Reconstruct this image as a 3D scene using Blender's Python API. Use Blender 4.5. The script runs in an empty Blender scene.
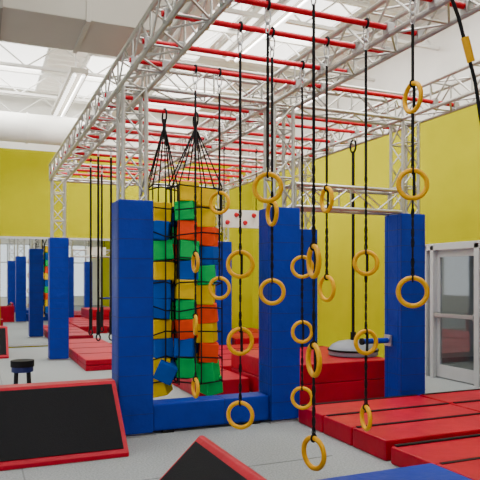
import bpy, bmesh, math, random
from mathutils import Vector, Matrix
random.seed(4)
C=bpy.context.scene.collection

# ---------------- materials ----------------
def mat(name,col,rough=.5,metal=0,noise=0,nscale=8,bump=0,emit=None,estr=0,spec=None,col2=None,bscale=None):
    m=bpy.data.materials.new(name); m.use_nodes=True
    nt=m.node_tree; b=nt.nodes['Principled BSDF']
    b.inputs['Base Color'].default_value=(*col,1)
    b.inputs['Roughness'].default_value=rough
    b.inputs['Metallic'].default_value=metal
    if spec is not None: b.inputs['Specular IOR Level'].default_value=spec
    if emit:
        b.inputs['Emission Color'].default_value=(*emit,1); b.inputs['Emission Strength'].default_value=estr
    tc=nt.nodes.new('ShaderNodeTexCoord')
    n=nt.nodes.new('ShaderNodeTexNoise'); n.inputs['Scale'].default_value=nscale; n.inputs['Detail'].default_value=5
    nt.links.new(tc.outputs['Object'],n.inputs['Vector'])
    if noise:
        r=nt.nodes.new('ShaderNodeValToRGB')
        c2=col2 or tuple(c*(1-noise) for c in col)
        r.color_ramp.elements[0].color=(*c2,1); r.color_ramp.elements[1].color=(*col,1)
        r.color_ramp.elements[0].position=.35; r.color_ramp.elements[1].position=.65
        nt.links.new(n.outputs['Fac'],r.inputs['Fac']); nt.links.new(r.outputs['Color'],b.inputs['Base Color'])
    if bump:
        n2=nt.nodes.new('ShaderNodeTexNoise'); n2.inputs['Scale'].default_value=bscale or nscale
        nt.links.new(tc.outputs['Object'],n2.inputs['Vector'])
        bp=nt.nodes.new('ShaderNodeBump'); bp.inputs['Strength'].default_value=bump; bp.inputs['Distance'].default_value=.02
        nt.links.new(n2.outputs['Fac'],bp.inputs['Height']); nt.links.new(bp.outputs['Normal'],b.inputs['Normal'])
    return m
M=dict(
 yellow=mat('yellow_wall_paint',(.44,.415,.0),.7,noise=.06,nscale=2,spec=.05),
 white=mat('white_ceiling_paint',(.88,.87,.82),.6,noise=.05,nscale=3),
 deck=mat('ceiling_deck_white',(.88,.86,.80),.5,noise=.06,nscale=4),
 beige=mat('beige_duct_paint',(.50,.47,.40),.6,noise=.05,nscale=2),
 beigeD=mat('duct_seam',(.28,.26,.22),.6,noise=.05),
 floor=mat('grey_gym_floor',(.32,.345,.355),.7,noise=.35,nscale=60,bump=.06,spec=.3),
 seam=mat('floor_seam',(.16,.17,.18),.7,noise=.1),
 blue=mat('blue_vinyl',(.0,.022,.31),.45,noise=.15,nscale=5,bump=.3,bscale=14,spec=.2),
 blueD=mat('blue_vinyl_seam',(.0,.010,.11),.6,noise=.1),
 red=mat('red_vinyl',(.42,.0,.018),.45,noise=.2,nscale=4,bump=.3,bscale=8,spec=.18),
 redD=mat('dark_red_vinyl',(.15,.0,.006),.5,noise=.15,nscale=4,bump=.2),
 redpipe=mat('red_painted_pipe',(.58,.0,.014),.3,noise=.05,spec=.3),
 alu=mat('aluminium_truss',(.55,.54,.50),.34,metal=.8,noise=.12,nscale=20),
 steel=mat('galvanised_steel',(.5,.5,.5),.35,metal=.9,noise=.1,nscale=40),
 black=mat('black_webbing',(.008,.008,.009),.75,noise=.2,nscale=60,spec=.2),
 grip=mat('black_grip_surface',(.010,.010,.012),.85,noise=.25,nscale=120,bump=.15,spec=.15),
 ring=mat('yellow_ring_plastic',(.76,.37,.0),.4,noise=.06,nscale=30,spec=.15),
 fy=mat('foam_yellow',(.88,.58,.0),.65,noise=.1,nscale=10,bump=.2,spec=.08),
 fg=mat('foam_green',(.0,.50,.10),.65,noise=.1,nscale=10,bump=.2,spec=.08),
 fr=mat('foam_orange_red',(.95,.07,.012),.65,noise=.1,nscale=10,bump=.2,spec=.08),
 fb=mat('foam_blue',(.0,.08,.45),.65,noise=.1,nscale=10,bump=.2,spec=.08),
 frame=mat('door_aluminium_frame',(.50,.51,.52),.4,metal=.3,noise=.04),
 wtrim=mat('white_trim',(.75,.75,.73),.5,noise=.04),
 inner=mat('grey_interior',(.22,.23,.26),.6,noise=.05),
 dome=mat('grey_rubber_dome',(.20,.22,.26),.45,noise=.1),
 mirror=mat('mirror_silver',(.86,.89,.88),.015,metal=1,noise=.01),
 lens=mat('light_lens',(.95,.95,.95),.4,emit=(1,.98,.94),estr=3,noise=.01),
 outlet=mat('outlet_plate',(.7,.7,.68),.4,noise=.03),
)
g=bpy.data.materials.new('door_glass'); g.use_nodes=True
nt=g.node_tree; nt.nodes.clear()
o=nt.nodes.new('ShaderNodeOutputMaterial'); mx=nt.nodes.new('ShaderNodeMixShader'); mx.inputs[0].default_value=.12
t=nt.nodes.new('ShaderNodeBsdfTransparent'); t.inputs[0].default_value=(.85,.88,.9,1); gl=nt.nodes.new('ShaderNodeBsdfGlossy'); gl.inputs['Roughness'].default_value=.03
nt.links.new(t.outputs[0],mx.inputs[1]); nt.links.new(gl.outputs[0],mx.inputs[2]); nt.links.new(mx.outputs[0],o.inputs[0]); M['glass']=g

# ---------------- mesh builder ----------------
class MB:
    def __init__(s): s.v=[];s.f=[];s.m=[];s.sm=[];s.mats=[]
    def mi(s,k):
        if k not in s.mats: s.mats.append(k)
        return s.mats.index(k)
    def add(s,vs,fs,k,smooth=False):
        o=len(s.v); s.v+= [tuple(v) for v in vs]
        i=s.mi(k)
        for f in fs: s.f.append([a+o for a in f]); s.m.append(i); s.sm.append(smooth)
    def bm(s,b,k,mtx=None,smooth=False):
        b.verts.index_update()
        vs=[(mtx@v.co if mtx else v.co.copy()) for v in b.verts]
        s.add(vs,[[v.index for v in f.verts] for f in b.faces],k,smooth); b.free()
    def box(s,x0,x1,y0,y1,z0,z1,k,bev=0,mtx=None,seg=2):
        b=bmesh.new()
        bmesh.ops.create_cube(b,size=1,matrix=Matrix.Translation(((x0+x1)/2,(y0+y1)/2,(z0+z1)/2))@Matrix.Diagonal((x1-x0,y1-y0,z1-z0,1)))
        if bev: bmesh.ops.bevel(b,geom=b.edges[:],offset=bev,segments=seg,affect='EDGES',profile=.6)
        s.bm(b,k,mtx)
    def poly_prism(s,pts,d,k,bev=0):
        n=len(pts); b=bmesh.new(); d=Vector(d)
        a=[b.verts.new(Vector(p)) for p in pts]; c=[b.verts.new(Vector(p)+d) for p in pts]
        b.faces.new(a); b.faces.new(c[::-1])
        for i in range(n): b.faces.new([a[i],c[i],c[(i+1)%n],a[(i+1)%n]])
        bmesh.ops.recalc_face_normals(b,faces=b.faces[:])
        if bev: bmesh.ops.bevel(b,geom=b.edges[:],offset=bev,segments=2,affect='EDGES',profile=.6)
        s.bm(b,k)
    def cyl(s,p0,p1,r,k,n=8,r1=None,cap=True):
        p0=Vector(p0);p1=Vector(p1); d=(p1-p0)
        q=d.to_track_quat('Z','Y').to_matrix(); r1=r if r1 is None else r1
        vs=[];
        for p,rr in ((p0,r),(p1,r1)):
            for i in range(n):
                a=2*math.pi*i/n; vs.append(p+q@Vector((rr*math.cos(a),rr*math.sin(a),0)))
        fs=[[i,(i+1)%n,n+(i+1)%n,n+i] for i in range(n)]
        s.add(vs,fs,k,True)
        if cap: s.add(vs,[list(range(n))[::-1],list(range(n,2*n))],k)
    def path(s,pts,r,k,n=6):
        for a,b in zip(pts,pts[1:]): s.cyl(a,b,r,k,n)
    def torus(s,c,R,r,k,nrm=(0,1,0),N=32,n=10,sc=(1,1)):
        q=Vector(nrm).to_track_quat('Z','Y').to_matrix(); c=Vector(c)
        vs=[]
        for i in range(N):
            a=2*math.pi*i/N
            for j in range(n):
                bb=2*math.pi*j/n
                rr=R+r*math.cos(bb)
                vs.append(c+q@Vector((rr*math.cos(a)*sc[0],rr*math.sin(a)*sc[1],r*math.sin(bb))))
        fs=[[i*n+j,((i+1)%N)*n+j,((i+1)%N)*n+(j+1)%n,i*n+(j+1)%n] for i in range(N) for j in range(n)]
        s.add(vs,fs,k,True)
    def obj(s,name,parent=None,loc=(0,0,0)):
        me=bpy.data.meshes.new(name); L=Vector(loc)
        me.from_pydata([Vector(v)-L for v in s.v],[],s.f)
        for k in s.mats: me.materials.append(M[k])
        me.polygons.foreach_set('material_index',s.m); me.polygons.foreach_set('use_smooth',s.sm)
        me.update()
        ob=bpy.data.objects.new(name,me); ob.location=L; C.objects.link(ob)
        if parent: ob.parent=parent
        return ob
def empty(name,loc=(0,0,0)):
    e=bpy.data.objects.new(name,None); C.objects.link(e); e.location=(0,0,0); return e

# room extents
XL,XR,YB,YF=-7.0,6.9,-7.0,15.4
ZC=5.9; ZW=4.25

# ---------------- room shell ----------------
m=MB(); m.box(XL-.2,XR+3.2,YB-.2,YF+.2,-.2,0,'floor'); m.obj('floor')
m=MB()
# corrugated deck
n=int((YF-YB)/.3)
vs=[];fs=[]
prof=[(0,0),(.10,0),(.14,.07),(.26,.07),(.30,0)]
ys=[]
for i in range(n+1):
    for (a,h) in prof[:-1]: ys.append((YB+i*.3+a,h))
for y,h in ys: vs+= [(XL-.2,y,ZC+h),(XR+.2,y,ZC+h)]
for i in range(len(ys)-1): fs.append([2*i,2*i+1,2*i+3,2*i+2])
m.add(vs,fs,'deck')
m.box(XL-.2,XR+.2,YB-.2,YF+.4,ZC+.15,ZC+.3,'deck')
m.obj('ceiling')
m=MB(); m.box(XL,XR+.2,YF,YF+.2,0,ZW+.4,'yellow'); m.box(XL,XR+.2,YF,YF+.2,ZW+.4,ZC,'white'); m.obj('wall_back')
m=MB()
D0,D1,DH=6.1,8.33,2.16
m.box(XR,XR+.2,YB,D0,0,ZW,'yellow'); m.box(XR,XR+.2,D1,YF,0,ZW,'yellow'); m.box(XR,XR+.2,D0,D1,DH,ZW,'yellow')
m.box(XR-.02,XR+.2,YB,YF,ZW,ZC,'white'); m.obj('wall_right')
m=MB()
m.box(XL-.2,XL,YB,YF,0,.8,'white'); m.box(XL-.2,XL,YB,YF,3.6,ZC,'white')
for a in range(6): 
    y=YB+a*(YF-YB-.6)/5; m.box(XL-.2,XL,y,y+.6,.8,3.6,'white')  # openings in this unseen wall added to let world light in
m.obj('wall_left')
m=MB()
m.box(XL,XR+.2,YB-.2,YB,0,.5,'white'); m.box(XL,XR+.2,YB-.2,YB,3.6,ZC,'white')
for a in range(5):
    x=XL+a*(XR-XL-.6)/4; m.box(x,x+.6,YB-.2,YB,.5,3.6,'white')
m.obj('wall_front')
for a in range(4):  # unseen windows added behind the camera to bring in world light
    x=XL+.6+a*(XR-XL-.6)/4; w=(XR-XL-.6)/4-.6
    m=MB()
    for xx in (x,x+w/2-.03,x+w-.06): m.box(xx,xx+.06,YB-.13,YB-.07,.5,3.6,'frame')
    for zz in (.5,2.5,3.54): m.box(x,x+w,YB-.13,YB-.07,zz,zz+.06,'frame')
    m.box(x,x+w,YB-.105,YB-.095,.5,3.6,'glass')
    m.obj('added_window_%d'%(a+1))
m=MB(); m.box(XR-.03,XR,D1+.1,YF,0,.12,'wtrim'); m.obj('baseboard_right')
m=MB(); m.box(5.3,XR-.03,YF-.03,YF,0,.12,'wtrim'); m.obj('baseboard_back')
# vestibule behind the door
m=MB()
m.box(XR+3,XR+3.1,4,10,0,3,'inner'); m.box(XR+.2,XR+3,10,10.1,0,3,'wtrim'); m.box(XR+.2,XR+3,4,4.1,0,3,'wtrim')
m.box(XR+.2,XR+3.1,4,10.1,3,3.1,'white'); m.obj('wall_vestibule')

# door
def door(name,y0,y1,hingebar=True):
    m=MB(); x0,x1=XR+.04,XR+.09
    f=.075
    m.box(x0,x1,y0,y0+f,.02,DH-.08,'frame',.004); m.box(x0,x1,y1-f,y1,.02,DH-.08,'frame',.004)
    m.box(x0,x1,y0+f,y1-f,.02,.22,'frame'); m.box(x0,x1,y0+f,y1-f,DH-.19,DH-.08,'frame')
    m.box(x0+.02,x1-.02,y0+f,y1-f,.22,DH-.19,'glass')
    if hingebar:
        m.box(x0-.07,x0-.03,y0+f*.3,y1-f*.3,1.0,1.06,'steel',.008)
        m.box(x0-.04,x0,y0+.02,y0+.06,.98,1.08,'steel'); m.box(x0-.04,x0,y1-.06,y1-.02,.98,1.08,'steel')
    return m.obj(name)
door('door_1',7.2,8.1); door('door_2',6.2,7.1)
m=MB()
for y0,y1 in ((D1-.06,D1+.04),(8.1,8.18),(7.1,7.2),(D0-.04,D0+.1)): m.box(XR-.03,XR+.12,y0,y1,0,DH,'frame',.005)
m.box(XR-.03,XR+.12,D0-.04,D1+.04,DH-.08,DH+.03,'frame',.005)
m.obj('trim_1')
m=MB(); m.box(XR-.015,XR,9.25,9.33,1.22,1.34,'outlet',.004)
m.box(XR-.02,XR-.012,9.275,9.305,1.245,1.27,'black'); m.box(XR-.02,XR-.012,9.275,9.305,1.29,1.315,'black'); m.obj('wall_outlet')

# mirrors
m=MB()
x=-5.5
while x<4.9:
    m.box(x+.006,x+1.5-.006,YF-.02,YF-.002,.08,2.55,'mirror'); x+=1.5
m.box(-5.5,5.0,YF-.03,YF-.001,2.55,2.60,'frame'); m.box(-5.5,5.0,YF-.03,YF-.001,.03,.08,'frame')
m.obj('wall_mirror')

# floor seams (carpet tile joints)
m=MB()
for x in (-1.9,.35): m.box(x,x+.012,YB,YF,0,.003,'seam')
for y in (0,4.9,9.8): m.box(XL,3.0,y,y+.012,0,.003,'seam')
m.obj('trim_2')

# ---------------- trusses ----------------
def truss(m,p0,p1,w=.30,step=.33,up=(0,0,1),R=.024,r=.011,w2=None,rungs=True):
    p0=Vector(p0);p1=Vector(p1); d=(p1-p0); L=d.length; d.normalize(); up=Vector(up)
    s=d.cross(up).normalized(); w2=w2 or w
    off=[s*a*w/2+up*b*w2/2 for a,b in ((-1,-1),(1,-1),(1,1),(-1,1))]
    for o in off: m.cyl(p0+o,p1+o,R,'alu',8)
    n=max(1,round(L/step)); st=L/n
    for f in range(4):
        a=off[f]; b=off[(f+1)%4]
        for i in range(n):
            A=p0+d*st*i; B=p0+d*st*(i+1)
            if i%2: m.cyl(A+a,B+b,r,'alu',5,cap=False)
            else: m.cyl(A+b,B+a,r,'alu',5,cap=False)
            if rungs and i%2==0: m.cyl(A+a,A+b,r,'alu',5,cap=False)
    for e in (p0,p1):
        for f in range(4): m.cyl(e+off[f],e+off[(f+1)%4],r*1.4,'alu',6)
LX,MX,RX=1.5,3.22,5.0
R0,R1,RF,R2=0.0,6.43,9.1,12.84
ZT=3.75
rig=empty('obstacle_course_rig')
m=MB()
for x in (LX,MX,RX): truss(m,(x,-.15,ZT),(x,R2+.15,ZT))
m.obj('longitudinal_trusses',rig)
m=MB()
for y in (R0,R1,RF+.35,R2):
    truss(m,(LX+.15,y,ZT),(MX-.15,y,ZT)); truss(m,(MX+.15,y,ZT),(RX-.15,y,ZT))
truss(m,(MX+.15,R1,2.58),(RX-.15,R1,2.58),w=.26)
m.obj('cross_trusses',rig)
posts=[(LX,R0),(RX,R0),(LX,R1),(MX,R1),(RX,R1),(RX,RF),(LX,R2),(RX,R2)]
m=MB()
for x,y in posts:
    truss(m,(x,y,.02),(x,y,ZT-.15),w=.24,up=(0,1,0),step=.28,R=.022)
    m.box(x-.2,x+.2,y-.2,y+.2,0,.02,'steel')
m.obj('truss_columns',rig)
m=MB()
pipes=[(y,1.3,3.42) for y in (1.0,2.0,2.6,3.1,3.6,4.15,4.6,5.2)]+[(y,1.3,5.2) for y in (5.7,6.9,7.3,7.95,8.5,9.0,9.8,10.3,10.8,11.4,11.9,12.4)]
ZP=3.655
for y,a,b in pipes:
    m.cyl((a,y,ZP),(b,y,ZP),.024,'redpipe',12)
    for x in (LX-.15,LX+.15,MX-.15,MX+.15,RX-.15,RX+.15):
        if a<x<b: m.box(x-.035,x+.035,y-.035,y+.035,ZP-.065,ZP+.035,'steel',.006)
m.obj('red_pipes',rig)

# ---------------- padded posts ----------------
def pad(x,y,h=2.43,w=.36):
    m=MB(); t=.075; a=w/2
    z0,z1=.03,h
    m.box(x-a,x+a,y-a,y-a+t,z0,z1,'blue',.014); m.box(x-a,x+a,y+a-t,y+a,z0,z1,'blue',.014)
    m.box(x-a,x-a+t,y-a+t,y+a-t,z0,z1,'blue',.014); m.box(x+a-t,x+a,y-a+t,y+a-t,z0,z1,'blue',.014)
    # stitched seams round the pad and velcro flap
    for i in range(1,12):
        z=z0+(z1-z0)*i/12
        m.box(x-a-.0015,x+a+.0015,y-a-.0015,y+a+.0015,z-.003,z+.003,'blueD')
    m.box(x+a,x+a+.006,y-a+.03,y-a+.09,.06,h-.03,'blueD')
    m.box(x-a-.004,x-a,y-a+.012,y-a+.02,.06,h-.03,'blueD')
    m.obj('padded_post',loc=(x,y,0))
for x,y in posts: pad(x,y)

# balance beam between front posts
m=MB(); m.box(LX+.19,MX-.19,R1-.13,R1+.13,.03,.31,'blue',.02)
m.box(LX+.3,LX+.42,R1-.125,R1+.125,0,.03,'black'); m.box(MX-.42,MX-.3,R1-.125,R1+.125,0,.03,'black')
m.box(LX+.19+.8,LX+.19+.806,R1-.133,R1+.133,.03,.312,'blueD')
m.obj('padded_balance_beam')

# ---------------- mats ----------------
def panelmat(name,x0,x1,y0,y1,h,n,k='red',layers=1,jit=.0):
    m=MB()
    for l in range(layers):
        za=h*l/layers; zb=h*(l+1)/layers-.004
        for i in range(n):
            a=y0+(y1-y0)*i/n; b=y0+(y1-y0)*(i+1)/n
            m.box(x0,x1,a+.01,b-.01,za,zb+random.uniform(-jit,0),k,.018)
        m.box(x0+.03,x1-.03,y0+.03,y1-.03,za,zb-.04,'redD' if k=='red' else 'blueD')
        for i in range(n):
            b=y0+(y1-y0)*(i+1)/n
            if k=='red': m.box(x0+.03,x1-.03,b-.06,b-.022,zb-.012,zb+.003,'black')
    return m.obj(name,loc=((x0+x1)/2,(y0+y1)/2,0))
panelmat('folding_mat',3.34,5.0,4.55,6.2,.2,3,jit=.01)
panelmat('folding_mat',5.03,6.8,4.55,6.2,.2,3,jit=.01)
panelmat('folding_mat',3.34,5.0,2.2,4.5,.17,4,jit=.015)
panelmat('folding_mat',5.03,6.8,2.2,4.5,.17,4,jit=.015)
panelmat('crash_mat',3.6,5.25,7.0,8.85,.52,1,layers=2)
panelmat('folding_mat',2.75,3.55,8.0,12.4,.22,5)
panelmat('folding_mat',3.6,6.0,9.4,12.4,.2,4)
panelmat('folding_mat',1.75,2.7,11.0,15.0,.2,4,layers=2)
panelmat('folding_mat',5.25,6.8,12.6,15.2,.3,2)
panelmat('crash_mat',1.6,3.03,1.9,3.6,.3,1,k='blue')

# ---------------- wedge steps ----------------
def wedge(name,x0,x1,y0,y1,h,run,face='-y'):
    m=MB()
    if face=='-y':
        pts=[(x0,y0,0),(x0,y0,.04),(x0,y0+run,h),(x0,y1,h),(x0,y1,0)]; m.poly_prism(pts,(x1-x0,0,0),'red',.01)
        A=Vector((x0,y0,.04)); U=Vector((x1-x0,0,0)); V=Vector((0,run,h-.04)); N=U.cross(V).normalized()
    else:
        pts=[(x0,y0,0),(x0,y0,.04),(x0+run,y0,h),(x1,y0,h),(x1,y0,0)]; m.poly_prism(pts,(0,y1-y0,0),'red',.01)
        A=Vector((x0,y1,.04)); U=Vector((0,y0-y1,0)); V=Vector((run,0,h-.04)); N=U.cross(V).normalized()
    b=.045; u=b/U.length; v=b/V.length
    q=[A+U*a+V*c+N*.002 for a,c in ((u,v),(1-u,v),(1-u,1-v),(u,1-v))]
    m.poly_prism(q,N*.008,'grip')
    m.obj(name,loc=((x0+x1)/2,(y0+y1)/2,0))
wedge('angled_step',-.9,1.28,5.6,6.4,.6,.62)
wedge('angled_step',.74,1.37,2.55,3.84,.6,.6,face='-x')
wedge('angled_step',-.3,.6,13.4,14.3,.6,.6)

# ---------------- ring lines ----------------
def nrm(a): 
    a=math.radians(23+a); return (math.sin(a),math.cos(a),0)
def rope(m,p0,p1,style):
    p0=Vector(p0);p1=Vector(p1); L=(p1-p0).length
    if style=='daisy':
        n=max(1,int(L/.065)); d=(p1-p0)/n
        m.cyl(p0,p1,.007,'black',5)
        for i in range(n):
            c=p0+d*(i+.5); a=random.uniform(0,180)
            m.torus(c,.020,.0065,'black',nrm=(math.sin(a),math.cos(a),0),N=8,n=5,sc=(.55,1.7))
    else: m.cyl(p0,p1,.012,'black',6)
def carab(m,c):
    m.torus(c,.026,.006,'steel',nrm=(1,.3,0),N=14,n=6,sc=(.8,1.7))
def ringline(x,y,rings,R=.092,top=2.45):
    m=MB()
    m.torus((x,y,ZP),.036,.010,'black',nrm=(1,0,0),N=14,n=6)
    m.torus((x,y,ZP-.085),.030,.008,'steel',nrm=(0,1,0),N=14,n=6,sc=(.8,1.8))
    carab(m,(x,y,ZP-.17))
    zt=ZP-.21; prev=zt
    for i,(z,a) in enumerate(rings):
        rt=z+R+.005
        if prev-rt>.02:
            if prev>top and rt<top:
                rope(m,(x,y,prev),(x,y,top+.0),'plain'); rope(m,(x,y,top),(x,y,rt),'daisy')
            else: rope(m,(x,y,prev),(x,y,rt),'daisy' if prev<=top+.3 else 'plain')
        m.torus((x,y,z+R),.022,.007,'black',nrm=nrm(a+90),N=12,n=6,sc=(1,1.1))
        m.torus((x,y,z),R,.0175,'ring',nrm=nrm(a),N=36,n=10)
        if i<len(rings)-1: rope(m,(x+.012,y,z+R),(x+.012,y,z-R),'plain')
        prev=z-R
    m.obj('hanging_ring_line',loc=(x,y,ZP))
ringline(1.955,4.6,[(1.74,8),(1.12,-20),(.525,15)],.1)
ringline(1.985,4.15,[(2.30,12)],.1)
ringline(2.24,4.6,[(2.165,70),(1.515,5)],.095)
ringline(2.85,5.2,[(1.735,10),(1.116,-12),(.488,15)],.095)
ringline(2.06,3.6,[(1.74,78),(1.085,75),(.467,55)],.1)
ringline(2.76,4.6,[(2.30,72),(1.54,62)],.1)
ringline(2.85,4.15,[(1.75,10),(1.12,-15),(.517,80)],.088)
ringline(2.87,3.6,[(2.92,72),(2.30,5),(1.53,15)],.1)
ringline(2.2,5.7,[(2.37,25),(1.53,15)],.1)
ringline(1.95,5.7,[(1.78,70),(1.175,80),(.565,70)],.085)

# slack sling, top right
m=MB()
pts=[(2.68,3.1,3.6),(2.83,3.1,3.3),(2.97,3.1,2.9),(3.06,3.1,2.45),(3.12,3.1,2.4),(3.17,3.1,2.6),(3.2,3.1,3.6)]
m.path(pts,.012,'black',8); m.torus((2.68,3.1,ZP),.04,.011,'black',nrm=(1,0,0),N=14,n=6); m.torus((3.2,3.1,ZP),.04,.011,'black',nrm=(1,0,0),N=14,n=6)
d=(Vector(pts[2])-Vector(pts[1])).normalized(); c=Vector((2.91,3.1,3.1)); m.cyl(c-d*.08,c+d*.08,.026,'ring',12)
m.obj('hanging_grip_strap')

# hanging black straps in the back-left bay
for x,y in ((1.75,9.8),(1.95,9.8),(2.15,9.8),(1.8,10.8),(2.1,11.4)):
    m=MB(); m.torus((x,y,ZP),.036,.011,'black',nrm=(1,0,0),N=12,n=6)
    carab(m,(x,y,ZP-.09)); m.cyl((x,y,ZP-.13),(x,y,1.1),.018,'black',6)
    m.cyl((x,y,1.1),(x,y,.75),.03,'black',10); m.torus((x,y,.7),.05,.012,'black',nrm=(1,.5,0),N=16,n=6)
    m.obj('hanging_strap',loc=(x,y,ZP))

# ---------------- foam block curtain ----------------
m=MB()
s=.234
def cube(cx,cy,cz,k,a,b,c,s=s):
    mt=Matrix.Translation((cx,cy,cz))@Matrix.Rotation(math.radians(a),4,'Z')@Matrix.Rotation(math.radians(b),4,'X')@Matrix.Rotation(math.radians(c),4,'Y')
    m.box(-s/2,s/2,-s/2,s/2,-s/2,s/2,k,.012,mtx=mt)
def stack(cx,cy,z0,n,seq,ang,st=.238):
    for i in range(n):
        cube(cx+random.uniform(-.02,.02),cy+random.uniform(-.02,.02),z0+i*st+s/2,seq[i%len(seq)],ang+random.uniform(-16,16),random.uniform(-6,6),random.uniform(-6,6))
stack(2.63,7.26,.36,10,['fg','fr','fy','fr','fy','fg','fb','fr','fy','fy'],-25)
stack(2.37,7.26,.42,10,['fg','fb','fr','fg','fy','fb','fg','fr','fg','fy'],-20)
stack(2.61,7.54,.44,9,['fy','fb','fg','fr'],10)
stack(2.09,7.42,.42,9,['fy','fb','fy','fb','fb','fy','fg','fb','fy'],-10)
stack(2.36,7.57,.38,9,['fb','fy','fr','fg'],-10)
cube(2.12,7.30,.50,'fb',-20,10,25,.23); cube(2.07,7.42,.31,'fy',-35,8,-14); cube(2.70,7.3,.30,'fg',12,6,-8,.22)
# net ropes
for cx,cy in ((2.50,7.38),(2.1,7.42)):
    w=.275 if cx>2.3 else .155; d=.275 if cx>2.3 else .155
    cor=[(cx-w,cy-d),(cx,cy-d-.02),(cx+w,cy-d),(cx+w+.01,cy),(cx+w,cy+d),(cx,cy+d),(cx-w,cy+d),(cx-w-.01,cy)]
    for i,(x,y) in enumerate(cor):
        m.cyl((x,y,.35),(x,y,2.75),.009,'black',5)
        m.cyl((x,y,2.75),(cx,7.3,3.5),.009,'black',5)
    for i in range(9):
        z=.36+i*.299
        dz=[random.uniform(-.035,.035) for _ in range(8)]
        P=[Vector((x,y,z+q)) for (x,y),q in zip(cor,dz)]; P.append(P[0]); m.path(P,.009,'black',5)
    m.torus((cx,7.3,ZP-.06),.09,.012,'black',nrm=(1,0,0),N=16,n=6)
    m.cyl((cx,7.3,3.4),(cx,7.3,3.56),.022,'black',8)
m.obj('foam_block_curtain')

# ---------------- disc swing ----------------
m=MB()
cx,cy=5.0,7.6
N=28; prof=[(0,.74),(.10,.735),(.22,.71),(.30,.67),(.345,.62),(.355,.60)]
vs=[];fs=[]
for r,z in prof:
    for i in range(N):
        a=2*math.pi*i/N; vs.append((cx+r*math.cos(a),cy+r*math.sin(a),z))
for j in range(len(prof)-1):
    for i in range(N): fs.append([j*N+i,(j+1)*N+i,(j+1)*N+(i+1)%N,j*N+(i+1)%N])
m.add(vs,fs,'dome',True)
m.cyl((cx,cy,.53),(cx,cy,.60),.355,'dome',N); m.torus((cx,cy,.60),.355,.015,'black',nrm=(0,0,1),N=N,n=6)
m.cyl((cx,cy,.73),(cx,cy,3.45),.022,'black',8); m.torus((cx,cy,3.53),.07,.014,'black',nrm=(1,0,0),N=14,n=6,sc=(1,1.3))
m.cyl((cx,cy,.72),(cx,cy,.85),.04,'black',10)
m.obj('disc_swing')
# small padded bar on the right post
m=MB(); m.cyl((4.42,6.5,.84),(4.79,6.5,.84),.035,'blue',12); m.cyl((4.39,6.5,.84),(4.42,6.5,.84),.042,'black',12); m.box(4.785,4.812,6.43,6.57,.77,.91,'steel',.005); m.obj('padded_bar')

# ---------------- hold board ----------------
m=MB()
x0,x1,y=3.5,4.15,9.0
m.box(x0,x1,y-.02,y+.02,2.42,2.70,'white',.005)
for i in range(4):
    cx=x0+.1+i*.15; cz=2.50+(i%2)*.12
    m.cyl((cx,y-.02,cz),(cx,y-.06,cz),.04,'redpipe',12,r1=.026)
for x in (x0+.05,x1-.05):
    m.cyl((x,y,2.70),(x,y,ZP-.02),.009,'black',6); m.torus((x,y,ZP),.035,.009,'black',nrm=(1,0,0),N=12,n=6)
m.obj('climbing_hold_board')

# ---------------- stool ----------------
m=MB(); cx,cy=.48,7.5
m.cyl((cx,cy,.62),(cx,cy,.69),.13,'black',20); m.cyl((cx,cy,.56),(cx,cy,.62),.12,'blueD',20)
for a in range(4):
    t=math.radians(45+90*a); m.cyl((cx+.09*math.cos(t),cy+.09*math.sin(t),.60),(cx+.13*math.cos(t),cy+.13*math.sin(t),0),.02,'black',8)
m.torus((cx,cy,.28),.115,.012,'black',nrm=(0,0,1),N=20,n=6)
m.obj('stool',loc=(cx,cy,0))

# ---------------- ceiling services ----------------
m=MB()
m.box(-6.9,2.1,6.9,7.9,4.45,5.45,'beige',.01)
for x in (-4,-2.6,-1.2,.2,1.1): m.box(x,x+.05,6.88,7.92,4.43,5.47,'beigeD' if x==.2 else 'beige',.004)
m.obj('air_duct')
m=MB(); m.box(-6.9,-.2,5.0,6.0,4.0,5.0,'beige',.01)
for x in (-4,-2,-.9): m.box(x,x+.05,4.98,6.02,3.98,5.02,'beige',.004)
m.box(-3.0,-2.97,5.4,5.43,5,ZC,'steel'); m.box(-1.0,-.97,5.4,5.43,5,ZC,'steel'); m.obj('air_duct')
m=MB(); m.cyl((-6.9,14.5,4.95),(2.3,14.5,4.95),.32,'white',28)
for x in (-5,-3.5,-2,-.5,1.0): m.cyl((x,14.5,4.95),(x+.04,14.5,4.95),.34,'white',28)
m.obj('air_duct')
# open web joists and girders
m=MB()
y=YB+1
while y<YF:
    for z in (5.35,5.8): m.box(XL,XR,y-.03,y+.03,z-.025,z+.025,'white')
    x=XL; k=0
    while x<XR-.6:
        za,zb=(5.35,5.8) if k%2 else (5.8,5.35)
        m.cyl((x,y,za),(x+.6,y,zb),.015,'white',5,cap=False); x+=.6;k+=1
    y+=1.75
for x in (-2.5,2.6): m.box(x-.1,x+.1,YB,YF,4.95,5.32,'white',.01)
m.obj('roof_joists')
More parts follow.
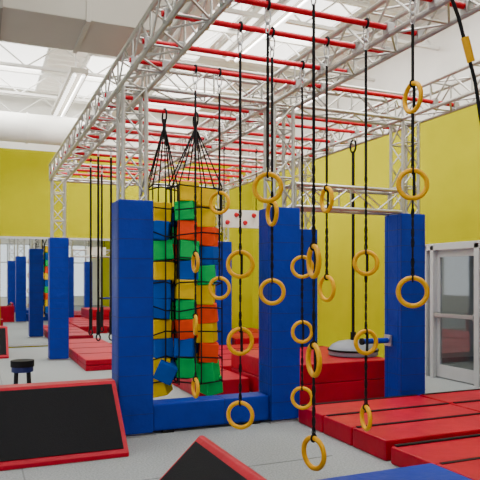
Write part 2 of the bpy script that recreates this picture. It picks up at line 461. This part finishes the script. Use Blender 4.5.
# strip lights and skylight lamps
def strip(x,y,L=3.0,z=5.1,w=.3,p=40):
    m=MB()
    m.box(x-w/2,x+w/2,y-L/2,y+L/2,z,z+.08,'beige',.01)
    for a in (-1,1): m.cyl((x+a*w*.25,y-L/2+.05,z-.03),(x+a*w*.25,y+L/2-.05,z-.03),.03,'lens',10)
    for yy in (y-L*.35,y+L*.35): m.cyl((x,yy,z+.08),(x,yy,ZC-.1),.006,'steel',5)
    ob=m.obj('strip_light',loc=(x,y,z))
    ld=bpy.data.lights.new('tube','AREA'); ld.shape='RECTANGLE'; ld.size=w*.3; ld.size_y=L; ld.energy=p; ld.color=(1,.97,.92)
    lo=bpy.data.objects.new('tube',ld); C.objects.link(lo); lo.parent=ob; lo.location=(0,0,-.02)
for x,y in ((1.6,12.2),(3.7,7.6),(-2.6,12.2),(-3.6,2),(1.0,1.0),(4.4,1.5),(5.9,11.5),(-3.5,-3.5),(2.5,-3.5)): strip(x,y)
def sky(x,y,w=1.2,L=2.4,p=95):
    m=MB()
    for a,b,c,d in ((x-w/2-.06,x-w/2,y-L/2,y+L/2),(x+w/2,x+w/2+.06,y-L/2,y+L/2),(x-w/2,x+w/2,y-L/2-.06,y-L/2),(x-w/2,x+w/2,y+L/2,y+L/2+.06)): m.box(a,b,c,d,5.83,5.895,'wtrim')
    m.box(x-w/2,x+w/2,y-L/2,y+L/2,5.87,5.89,'lens')
    ob=m.obj('skylight',loc=(x,y,5.87))
    ld=bpy.data.lights.new('daylight','AREA'); ld.shape='RECTANGLE'; ld.size=w; ld.size_y=L; ld.energy=p; ld.color=(1,.99,.97)
    lo=bpy.data.objects.new('daylight',ld); C.objects.link(lo); lo.parent=ob; lo.location=(0,0,-.03)
for x,y in ((3.8,4.2),(1.6,4.2),(4.8,9.4),(3.2,10.0),(.5,13.2),(-.6,10.2),(4.4,13.4),(2.7,13.3),(.6,-2),(-4.6,6.5),(5.5,5.5)): sky(x,y,1.4,2.8)  # some of these skylights added to brighten the ceiling
ld=bpy.data.lights.new('vestibule_lamp','AREA'); ld.size=1.0; ld.energy=16
lo=bpy.data.objects.new('vestibule_lamp',ld); C.objects.link(lo); lo.location=(XR+1.6,7.5,2.95)

# world
w=bpy.data.worlds.new('World'); bpy.context.scene.world=w; w.use_nodes=True
bg=w.node_tree.nodes['Background']; bg.inputs[0].default_value=(.95,.97,1,1); bg.inputs[1].default_value=2.3

# camera
cd=bpy.data.cameras.new('Camera'); cd.sensor_width=36; cd.lens=36*620/480; cd.shift_y=38/480
co=bpy.data.objects.new('Camera',cd); C.objects.link(co); co.location=(0,0,1.63)
co.rotation_euler=(math.radians(90),0,math.radians(-23)); bpy.context.scene.camera=co
